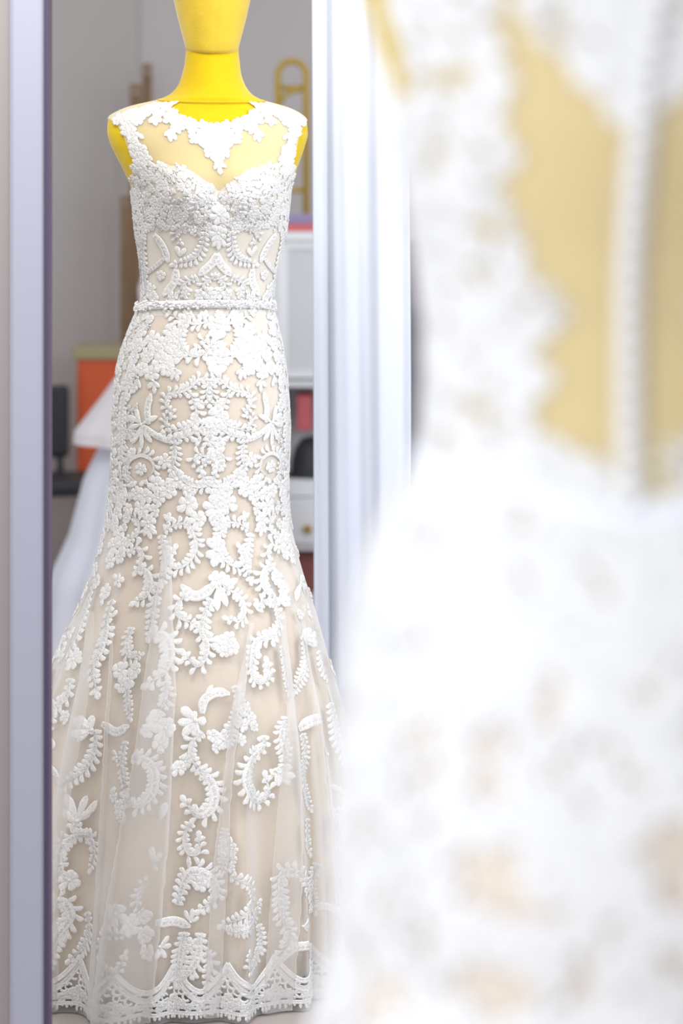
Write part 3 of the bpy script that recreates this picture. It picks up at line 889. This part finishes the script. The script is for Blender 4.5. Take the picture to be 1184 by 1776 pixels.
# sides of the skirt that only show from a step aside
def flank(t, z, x, y):
    d = abs(degw(t)); return 84 < d < 128
pa.scatter(flank, 46, 19, 1, 900, (-2.3, 2.3), (60, 605), 1.0, 60, True)
pa.scatter(flank, 17, 12, 18, 1500, (-2.3, 2.3), (620, 1145), 1.0, 130, True)
# doubled pleats of the net lying over the lace
def tulle_fold(left, right, hgt=9):
    ys = np.arange(max(left[0][1], right[0][1]), 1775, 12.0)
    V = []; F = []
    us = [0, 0.025, 0.08, 0.25, 0.5, 0.75, 0.92, 0.975, 1]; ho = [1, 7, 9.5, 11, 11.5, 11, 9.5, 7, 1]
    for i, y in enumerate(ys):
        xa = np.interp(y, [p[1] for p in left], [p[0] for p in left]); xb = np.interp(y, [p[1] for p in right], [p[0] for p in right])
        ta, za = A.hit(xa, y); tb, zb = A.hit(xb, y)
        k = min(1, i/10+0.15)
        for u, h in zip(us, ho):
            V.append(A.surf(np.array([ta+(tb-ta)*u]), np.array([max(5.0, za+(zb-za)*u)]), h/11*hgt*k)[0]/1000)
        if i:
            b = (i-1)*9
            for q in range(8): F.append((b+q, b+9+q, b+10+q, b+q+1))
    link('tulle_fold', mesh('tulle_fold', V, F), M['fold'], dA)
tulle_fold([(286, 930), (272, 1050), (258, 1150), (240, 1300), (215, 1450), (190, 1600), (165, 1776)], [(298, 930), (300, 1050), (306, 1200), (300, 1300), (293, 1450), (280, 1600), (262, 1776)], 12)
tulle_fold([(434, 1080), (405, 1200), (393, 1300), (383, 1400), (370, 1500), (352, 1776)], [(442, 1080), (420, 1200), (405, 1300), (398, 1400), (395, 1500), (380, 1776)], 9)
tulle_fold([(484, 1060), (492, 1200), (486, 1350), (475, 1500), (456, 1776)], [(494, 1060), (508, 1200), (514, 1350), (512, 1500), (500, 1776)], 8)
tulle_fold([(156, 1060), (136, 1200), (108, 1350), (92, 1500), (84, 1776)], [(164, 1060), (160, 1200), (132, 1350), (112, 1500), (100, 1776)], 8)
tulle_fold([(196, 1080), (180, 1250), (172, 1400), (150, 1776)], [(200, 1080), (186, 1250), (182, 1400), (172, 1776)], 5)
tulle_fold([(522, 1050), (536, 1250), (546, 1450), (548, 1776)], [(526, 1050), (545, 1250), (562, 1450), (570, 1776)], 6)
hem_lace(A, dA)

def belt(body, loc, yaw, name, label, beads, yfun, h=9):
    t = thing(name, label, 'belt', loc, yaw)
    th = np.linspace(-PI, PI, 120, endpoint=False)
    y = yfun(th)
    rows = [body.surf(th, ZT-(y+dy), o)/1000 for dy, o in ((-h, 1.6), (-h*0.5, 1.6+h*0.43), (0, 1.8+h*0.48), (h*0.5, 1.6+h*0.43), (h, 1.6))]
    V = np.concatenate(rows); nn = len(th); F = []
    for i in range(4):
        for k in range(nn):
            k2 = (k+1) % nn
            F.append((i*nn+k, i*nn+nn+k, i*nn+nn+k2, i*nn+k2))
    link('ribbon', mesh('ribbon', V, F), M['ribbon'], t)
    if beads:
        mb = MB()
        for k in range(620):
            q = rng.uniform(-1.75, 1.75)
            yy = float(yfun(np.array([q]))[0])+rng.normal(0, h*0.55)
            c = body.surf(np.array([q]), np.array([ZT-yy]), 5.5)[0]/1000
            r = rng.uniform(0.0014, 0.0034)
            V = [(c[0], c[1], c[2]+r), (c[0], c[1], c[2]-r)]+[(c[0]+r*math.cos(e), c[1]+r*math.sin(e), c[2]) for e in (0.4, 1.97, 3.54, 5.11)]
            mb.add(V, [(0, 2, 3), (0, 3, 4), (0, 4, 5), (0, 5, 2), (1, 3, 2), (1, 4, 3), (1, 5, 4), (1, 2, 5)])
        o = mb.build('rhinestones', M['bead'], t)
        o['kind'] = 'stuff'; o['label'] = 'clustered sparkling rhinestones and beads along the belt'
    return t
belt(A, LOC_A, YAW_A, 'beaded_belt', 'narrow beaded rhinestone belt around the waist of the sharp dress', True, lambda th: 532-8*np.cos(th), 7)

# ================================================================== dress B: its back to us, close and out of focus
YAW_B = PI+math.radians(-6)
LOC_B = ((1085-CX)/FPX*DB, DB, 0)
PLEATS_B = [(a, st*0.6, wd, dr) for a, st, wd, dr in PLEATS_A]
B = Body(LOC_B, YAW_B, [(150, 0), (180, -6), (205, -12), (250, -13), (300, -9), (330, -3), (400, -9), (440, -4), (480, 4), (510, 10), (540, 23), (590, 31), (660, 29), (726, 30), (793, 31), (853, 47), (900, 58), (1000, 66), (1200, 70), (1765, 72)], PLEATS_B)
dress_form(B, LOC_B, YAW_B, 'yellow dress form close to the camera, seen from behind inside the blurred dress')
dB = wedding_dress(B, LOC_B, YAW_B, 'large blurred white lace wedding dress seen from behind, buttoned sheer back', False)
RELIEF[0] = 0.45
pb = Painter(B, dB, M['lace'])
def inpoly(x, y, poly):
    c = False; j = len(poly)-1
    for i in range(len(poly)):
        xi, yi = poly[i]; xj, yj = poly[j]
        if (yi > y) != (yj > y) and x < (xj-xi)*(y-yi)/(yj-yi)+xi: c = not c
        j = i
    return c
BACKL = [(600, -400), (800, -300), (860, -60), (850, 10), (850, 60), (872, 105), (872, 190), (850, 220), (908, 268), (905, 318), (840, 335), (885, 375), (890, 455),
         (946, 492), (952, 580), (920, 605), (958, 640), (950, 680), (922, 700), (925, 755), (945, 768), (970, 762), (1000, 785), (1030, 815), (1060, 840), (1060, 900), (560, 800), (640, 200)]
HOLES = [(800, 130, 26), (760, 140, 22), (755, 255, 24), (825, 715, 22), (890, 590, 14), (775, 500, 10)]
COLLAR = [(930, -200), (905, 0), (985, 80), (1040, 150), (1090, 205), (1125, 205), (1184, 150), (1240, 80), (1300, 0), (1300, -200)]
ctrx = float(B.px(B.surf(np.array([PI]), np.array([1300.0])))[0, 0])
def back_yoke(t, z, x, y):
    d = abs(degw(t)); yy = ZT-z
    if d < 100 or armhole(degw(t), yy) or yy < neckline(d)+4 or yy > 530: return False
    if inpoly(x, y, COLLAR): return True
    xm = x if degw(t) < 0 or True else x
    # the right half mirrors the left one
    if x > ctrx:
        tm = 2*PI-t if t > 0 else -2*PI-t
        q = B.px(B.surf(np.array([-t]), np.array([z])))[0]
        xm, ym = float(q[0]), float(q[1])
    else: xm, ym = x, y
    if any((xm-a)**2+(ym-b)**2 < r*r for a, b, r in HOLES): return False
    return inpoly(xm, ym, BACKL)
pb.scatter(back_yoke, 10.5, 9.0, 20, 26000, (-PI, PI), (1135, 1500), 0.8)
GAPS = [(1040, 1050, 22), (950, 1210, 36), (985, 1190, 22), (1110, 1200, 36), (725, 1285, 36), (700, 1300, 22), (845, 1355, 30), (740, 1418, 28), (955, 1350, 34), (1105, 1345, 34),
        (830, 1500, 44), (850, 1560, 40), (885, 1470, 34), (910, 1600, 28), (1165, 1480, 42), (1160, 1540, 42), (675, 1560, 28), (722, 1590, 26), (830, 1680, 40), (870, 1710, 44), (810, 1720, 34),
        (1010, 1680, 32), (1060, 1600, 28), (1165, 1680, 36), (665, 1740, 38), (935, 1735, 32), (1090, 1740, 26), (740, 1690, 22), (990, 1575, 26), (1030, 1420, 24), (770, 1560, 14)]
def back_skirt(t, z, x, y):
    d = abs(degw(t)); yy = ZT-z
    if d < 75 or yy < 541: return False
    return not any((x-a)**2+(y-b)**2 < (r*1.5)**2 for a, b, r in GAPS)
pb.scatter(back_skirt, 13.5, 13.0, 14, 26000, (-PI, PI), (745, 1146), 1.0, 1400)
pb.scatter(lambda t, z, x, y: abs(degw(t)) > 75, 36, 22, 1, 3000, (-PI, PI), (60, 745), 1.0, 120, True)
# front of the bodice as far as the sides
pb.scatter(lambda t, z, x, y: 60 < abs(degw(t)) < 112 and ZT-z > sweet(degw(t)) and not armhole(degw(t), ZT-z), 12.5, 9.5, 22, 6000, (-2.0, 2.0), (1150, 1400), 0.9, 999, True)
# button placket down the back
def lean(y): return PI+np.interp(y, [230, 530], [0.10, -0.04])
def strip(y): return B.surf(np.array([lean(y)]), np.array([ZT-y]), 1.8)[0]/1000
zs = np.arange(ZT-543, ZT-222, 6.0)
V = []; F = []
for i, z in enumerate(zs):
    for k, (dt, o) in enumerate(((-0.055, 0.8), (-0.047, 1.6), (0.047, 1.6), (0.055, 0.8))):
        V.append(B.surf(np.array([lean(ZT-z)+dt]), np.array([z]), o)[0]/1000)
    if i:
        for k in range(3): F.append(((i-1)*4+k, (i-1)*4+k+1, i*4+k+1, i*4+k))
link('button_placket', mesh('button_placket', V, F), M['lace'], dB)
prof = [(0.0042, 0), (0.0062, 0.0012), (0.0058, 0.0034), (0.003, 0.0052), (0.0004, 0.0057)]
bm_ = MB().lathe(prof, 14); btn = mesh('button', bm_.V, bm_.F); btn.materials.append(M['lace'])
btn.polygons.foreach_set('use_smooth', np.ones(len(btn.polygons), dtype=bool))
for y in np.arange(232, 532, 13.0):
    o = bpy.data.objects.new('button', btn); COL.objects.link(o); o.parent = dB
    p = strip(y); p2 = strip(y+3); dv = Vector(p-p2).normalized()
    nrm = Vector((0, 1, 0)); nrm = (nrm-dv*nrm.dot(dv)).normalized()
    o.location = Vector(p)+nrm*0.0008
    o.rotation_euler = nrm.to_track_quat('Z', 'Y').to_euler()
belt(B, LOC_B, YAW_B, 'waist_ribbon', 'thin white ribbon belt around the waist of the large blurred dress', False,
     lambda th: np.interp(np.abs((th+PI) % (2*PI)-PI), [0, PI*0.5, PI*0.75, PI], [520, 512, 525, 540]), 3.5)

# ================================================================== curtain
def curtain():
    d = 4.64
    x0, x1 = at(538, 0, d)[0], at(708, 0, d)[0]
    n, nz = 90, 40
    V = []; F = []
    for j in range(nz+1):
        z = 0.004+2.6*j/nz
        lo = 1-j/nz
        for i in range(n+1):
            u = i/n
            xx = x0+(x1-x0)*u+0.006*lo*u+0.010*lo*(1-u)
            yy = d+0.010*math.sin(u*15+0.4*math.sin(z*1.7))*(0.6+0.4*u)+0.0016*math.sin(u*41+z*2)-0.012*math.exp(-((u-0.17)/0.02)**2)*-1
            V.append((xx, yy, z))
    for j in range(nz):
        for i in range(n):
            a = j*(n+1)+i
            F.append((a, a+1, a+n+2, a+n+1))
    o = link('curtain', mesh('curtain', V, F), M['curtain'])
    s = o.modifiers.new('thick', 'SOLIDIFY'); s.thickness = 0.003
    tag(o, 'gathered white curtain hanging between the sharp dress and the blurred dress', 'curtain')
curtain()

# ================================================================== background things
# gold arched stand on the cabinet
D1 = 7.55
def P1(x, y, dd=0): return at(x, y, D1+dd)
cabx0, cabx1 = P1(468, 0)[0], P1(640, 0)[0]
ctop = P1(0, 402)[2]
t = thing('glass_cabinet', 'white display cabinet with a glazed upper door, right behind the sharp dress', 'cabinet', ((cabx0+cabx1)/2, D1+0.2, 0))
def lx(px): return P1(px, 0)[0]-(cabx0+cabx1)/2
def lz(py): return P1(0, py)[2]
W = cabx1-cabx0
body_ = MB()
body_.box((-W/2+0.01, 0, ctop/2), (0.02, 0.4, ctop)); body_.box((W/2-0.01, 0, ctop/2), (0.02, 0.4, ctop))
body_.box((0, 0.19, ctop/2), (W-0.04, 0.02, ctop))
body_.box((0, 0, lz(1034)/2), (W-0.04, 0.36, lz(1034)))
body_.build('carcass', M['cab'], t)
MB().box((0, -0.005, ctop-0.014), (W+0.03, 0.43, 0.028), 0.004).build('top_board', M['cab'], t)
for y0, y1 in ((660, 672), (832, 862), (946, 956), (530, 536)):
    MB().box((0, 0.0, (lz(y0)+lz(y1))/2), (W-0.04, 0.36, lz(y0)-lz(y1))).build('shelf', M['cab'], t)
dr = MB().box((0, -0.19, (lz(864)+lz(944))/2), (W-0.045, 0.02, lz(864)-lz(944)), 0.004).build('drawer', M['cab'], t)
MB().tube([(lx(533), -0.2, lz(916)), (lx(533), -0.225, lz(916))], [0.008, 0.014], 12).build('knob', M['gold'], dr, True)
door = MB()
zt, zb = lz(418), lz(656)
door.box((lx(489), -0.19, (zt+zb)/2), (0.04, 0.02, zt-zb)); door.box((lx(625), -0.19, (zt+zb)/2), (0.04, 0.02, zt-zb))
door.box(((lx(489)+lx(625))/2, -0.19, zt-0.012), (lx(625)-lx(489)-0.04, 0.02, 0.024)); door.box(((lx(489)+lx(625))/2, -0.19, zb+0.012), (lx(625)-lx(489)-0.04, 0.02, 0.024))
do = door.build('door', M['cab'], t)
MB().box(((lx(489)+lx(625))/2, -0.19, (zt+zb)/2), (lx(625)-lx(489)-0.041, 0.004, zt-zb-0.049)).build('pane', M['glass'], do)
base = Vector(((cabx0+cabx1)/2, D1+0.2, 0))
def rest(mb, name, m, label, cat, smooth=False):
    o = mb.build(name, m, None, smooth); o.location = base; return tag(o, label, cat)
def folder(px, w_, y0, y1, name, m, label, cat):
    mb = MB()
    h = lz(y0)-lz(y1)
    mb.box((lx(px), 0.0, lz(y1)+h/2+0.001), (w_, 0.22, h), 0.004)
    mb.box((lx(px), -0.111, lz(y1)+h*0.7), (w_*0.6, 0.003, h*0.25))
    return rest(mb, name, m, label, cat)
folder(531, 0.022, 440, 529, 'binder', M['sage'], 'sage coloured binder upright behind the cabinet glass, upper shelf', 'binder')
folder(531, 0.020, 560, 659, 'binder', M['olive'], 'olive binder upright behind the cabinet glass, lower shelf', 'binder')
folder(518, 0.034, 632, 659, 'storage_box', M['pale_blue'], 'pale blue low box behind the cabinet glass beside the olive binder', 'box')
folder(527, 0.05, 690, 752, 'storage_box', M['red'], 'rosy red box behind the dark hat in the open niche of the white cabinet', 'box')
folder(530, 0.07, 966, 1034, 'storage_box', M['maroon'], 'maroon box at the bottom of the white cabinet', 'box')
# dark hat in the niche
hz = lz(831)+0.0005
mb = MB().lathe([(0.075, hz), (0.078, hz+0.006), (0.062, hz+0.012), (0.06, hz+0.05), (0.05, hz+0.09), (0.03, hz+0.118), (0.004, hz+0.126)], 28, (lx(538), -0.11))
rest(mb, 'hat', M['black'], 'dark round hat on the shelf of the white cabinet', 'hat', True)
# cloth and book on top
mb = MB()
for k in range(3):
    mb.box((lx(516)+0.003*k, -0.06, ctop+0.024+0.0105*k+0.0055), (0.1-0.012*k, 0.14, 0.0105), 0.004)
rest(mb, 'folded_cloth', M['purple'], 'folded purple cloth on a red book on the cabinet top', 'cloth')
mb = MB().box((lx(516), -0.07, ctop+0.012), (0.125, 0.17, 0.023), 0.003).box((lx(516)+0.002, -0.07, ctop+0.012), (0.127, 0.16, 0.015))
rest(mb, 'book', M['red'], 'red book lying flat on the white cabinet top', 'book')
# gold stand
t = thing('arched_stand', 'gold painted arched stand with cross rail on top of the white cabinet', 'stand', (P1(501, 0)[0], D1+0.32, ctop))
sc = (D1+0.32)/FPX
def gx(px): return (px-501)*sc
def gz(py): return CAMZ-(py-HY)*sc-ctop
def arch(x0, x1, ytop, ybot):
    r = (x1-x0)/2
    pts = [(x0, 0, ybot)]+[((x0+x1)/2-r*math.cos(q), 0, ytop-r+r*math.sin(q)) for q in np.linspace(0, PI, 22)]+[(x1, 0, ybot)]
    return pts
MB().tube(arch(gx(478), gx(527), gz(106), 0.0), 0.0105, 10).build('frame', M['gold'], t, True)
MB().tube([(gx(478), 0, gz(152)), (gx(527), 0, gz(152))], 0.008, 10).build('cross_rail', M['gold'], t, True)
MB().tube([(gx(479), 0, gz(185)), (gx(486), 0, gz(168)), (gx(502), 0, gz(158)), (gx(526), 0, gz(154))], 0.008, 10).build('curved_brace', M['gold'], t, True)
MB().tube([(gx(478), 0, gz(330)), (gx(527), 0, gz(330))], 0.008, 10).build('cross_rail', M['gold'], t, True)
MB().box((gx(502.5), 0, 0.006), (gx(545)-gx(460), 0.07, 0.012), 0.003).build('base', M['gold'], t)

# brown wooden panels leaning at the corner
D2 = 8.72
t = thing('wooden_screen', 'narrow brown wooden folding screen standing by the grey wall', 'screen', (at(245, 0, D2)[0], D2, 0))
s2 = D2/FPX
for px, w_, top, dy in ((254, 17, 110, 0.03), (235, 20, 146, 0.0), (218, 16, 340, -0.03)):
    zt = CAMZ-(top-HY)*s2
    mb = MB()
    x = (px-245)*s2; ww = w_*s2
    mb.box((x-ww/2+0.005, dy, zt/2), (0.01, 0.02, zt), 0.002); mb.box((x+ww/2-0.005, dy, zt/2), (0.01, 0.02, zt), 0.002)
    mb.box((x, dy, zt-0.012), (ww-0.02, 0.02, 0.024)); mb.box((x, dy, 0.03), (ww-0.02, 0.02, 0.06))
    mb.box((x, dy+0.004, zt/2+0.015), (ww-0.02, 0.006, zt-0.1))
    mb.build('panel', M['wood'], t)
# orange cabinet with olive top
D3 = 8.2; s3 = D3/FPX
x0, x1 = at(133, 0, D3)[0], at(250, 0, D3)[0]
zt = CAMZ-(624-HY)*s3
t = thing('orange_cabinet', 'orange drawer cabinet with an olive top, behind the pale gown', 'cabinet', ((x0+x1)/2, D3+0.12, 0))
W3 = x1-x0
MB().box((0, 0, zt/2), (W3, 0.22, zt), 0.004).build('carcass', M['orange'], t)
MB().box((0, 0, zt+0.022), (W3+0.03, 0.25, 0.044), 0.005).build('top_board', M['olive'], t)
for k in range(3):
    zc = zt-0.15-0.27*k
    d_ = MB().box((0, -0.116, zc), (W3-0.03, 0.014, 0.25), 0.003).build('drawer', M['orange'], t)
    MB().tube([(0, -0.12, zc), (0, -0.145, zc)], [0.006, 0.011], 10).build('knob', M['steel'], d_, True)
# black chair
t = thing('black_chair', 'black padded chair half hidden at the left behind the pale gown', 'chair', (at(92, 0, 7.93)[0], 7.9, 0), 0.25)
MB().box((0, 0.17, 0.63), (0.16, 0.035, 0.24), 0.015).build('backrest', M['black'], t)
MB().box((0, 0, 0.44), (0.34, 0.34, 0.05), 0.018).build('seat', M['black'], t)
for sx in (-1, 1):
    for sy in (-1, 1):
        MB().tube([(sx*0.14, sy*0.14, 0.42), (sx*0.17, sy*0.17, 0.0)], 0.011, 8).build('leg', M['black'], t, True)
MB().tube([(0.05, 0.16, 0.42), (0.05, 0.185, 0.56)], 0.012, 8).build('back_post', M['black'], t, True)
MB().tube([(-0.05, 0.16, 0.42), (-0.05, 0.185, 0.56)], 0.012, 8).build('back_post', M['black'], t, True)
# pale gown on the floor stand
def skirt(name, c, prof, amp, nf, ph, m, parent, lean=(0, 0)):
    V = []; F = []; n = 120; st = 40
    zz = np.linspace(prof[0][1], prof[-1][1], st)
    rr = np.interp(-zz, [-p[1] for p in prof], [p[0] for p in prof])
    for i in range(st):
        k = i/(st-1)
        for j in range(n):
            q = 2*PI*j/n
            r = rr[i]*(1+amp*k*math.sin(nf*q+ph+1.2*math.sin(2*q))+amp*0.5*k*math.sin((nf*2+1)*q+ph*2))
            V.append((c[0]+lean[0]*k+r*math.cos(q), c[1]+lean[1]*k+r*math.sin(q), zz[i]))
    for i in range(st-1):
        for j in range(n):
            j2 = (j+1) % n
            F.append((i*n+j, (i+1)*n+j, (i+1)*n+j2, i*n+j2))
    return link(name, mesh(name, V, F), m, parent)
D4 = 7.0; s4 = D4/FPX
gcx = at(296, 0, D4)[0]
def gz4(py): return CAMZ-(py-HY)*s4
t = thing('pale_gown', 'pale pink white bridal gown on a stand, blurred behind the sharp dress', 'gown', (gcx, D4, 0))
skirt('underskirt', (0, 0), [(0.065, gz4(630)), (0.18, gz4(740)), (0.25, gz4(830)), (0.29, gz4(930)), (0.34, gz4(1000)), (0.37, 0.004)], 0.05, 9, 0.3, M['gown_blue'], t, (0.0, 0))
skirt('overskirt', (0, 0), [(0.07, gz4(626)), (0.155, gz4(650)), (0.205, gz4(690)), (0.277, gz4(745)), (0.28, gz4(765))], 0.02, 7, 1.2, M['gown'], t, (0, 0))
MB().lathe([(0.07, gz4(632)), (0.07, gz4(600)), (0.09, gz4(540)), (0.095, gz4(500)), (0.08, gz4(470)), (0.05, gz4(455)), (0.03, gz4(450))], 28).build('bodice', M['gown'], t, True)
MB().tube([(0, 0, 0.01), (0, 0, gz4(630))], 0.012, 10).build('pole', M['steel'], t, True)
MB().lathe([(0.13, 0), (0.13, 0.01), (0.02, 0.02)], 28).build('base', M['steel'], t, True)
# dark garment on its rail, right of the curtain
D5 = 6.4
gxp, _, gzt = at(730, 470, D5)
t = thing('dark_garment', 'dark purple garment on a form, glimpsed between curtain and blurred dress', 'garment', (gxp, D5, 0))
skirt('skirt', (0, 0), [(0.055, 0.95), (0.075, 0.85), (0.10, 0.5), (0.13, 0.06)], 0.06, 8, 0.2, M['dark_dress'], t)
MB().lathe([(0.055, 0.95), (0.065, 1.0), (0.085, 1.12), (0.085, 1.18), (0.06, 1.23), (0.025, 1.25)], 28).build('bodice', M['dark_dress'], t, True)
MB().tube([(0, 0, 0.01), (0, 0, 0.96)], 0.012, 10).build('pole', M['steel'], t, True)
MB().lathe([(0.11, 0), (0.11, 0.01), (0.02, 0.02)], 28).build('base', M['steel'], t, True)
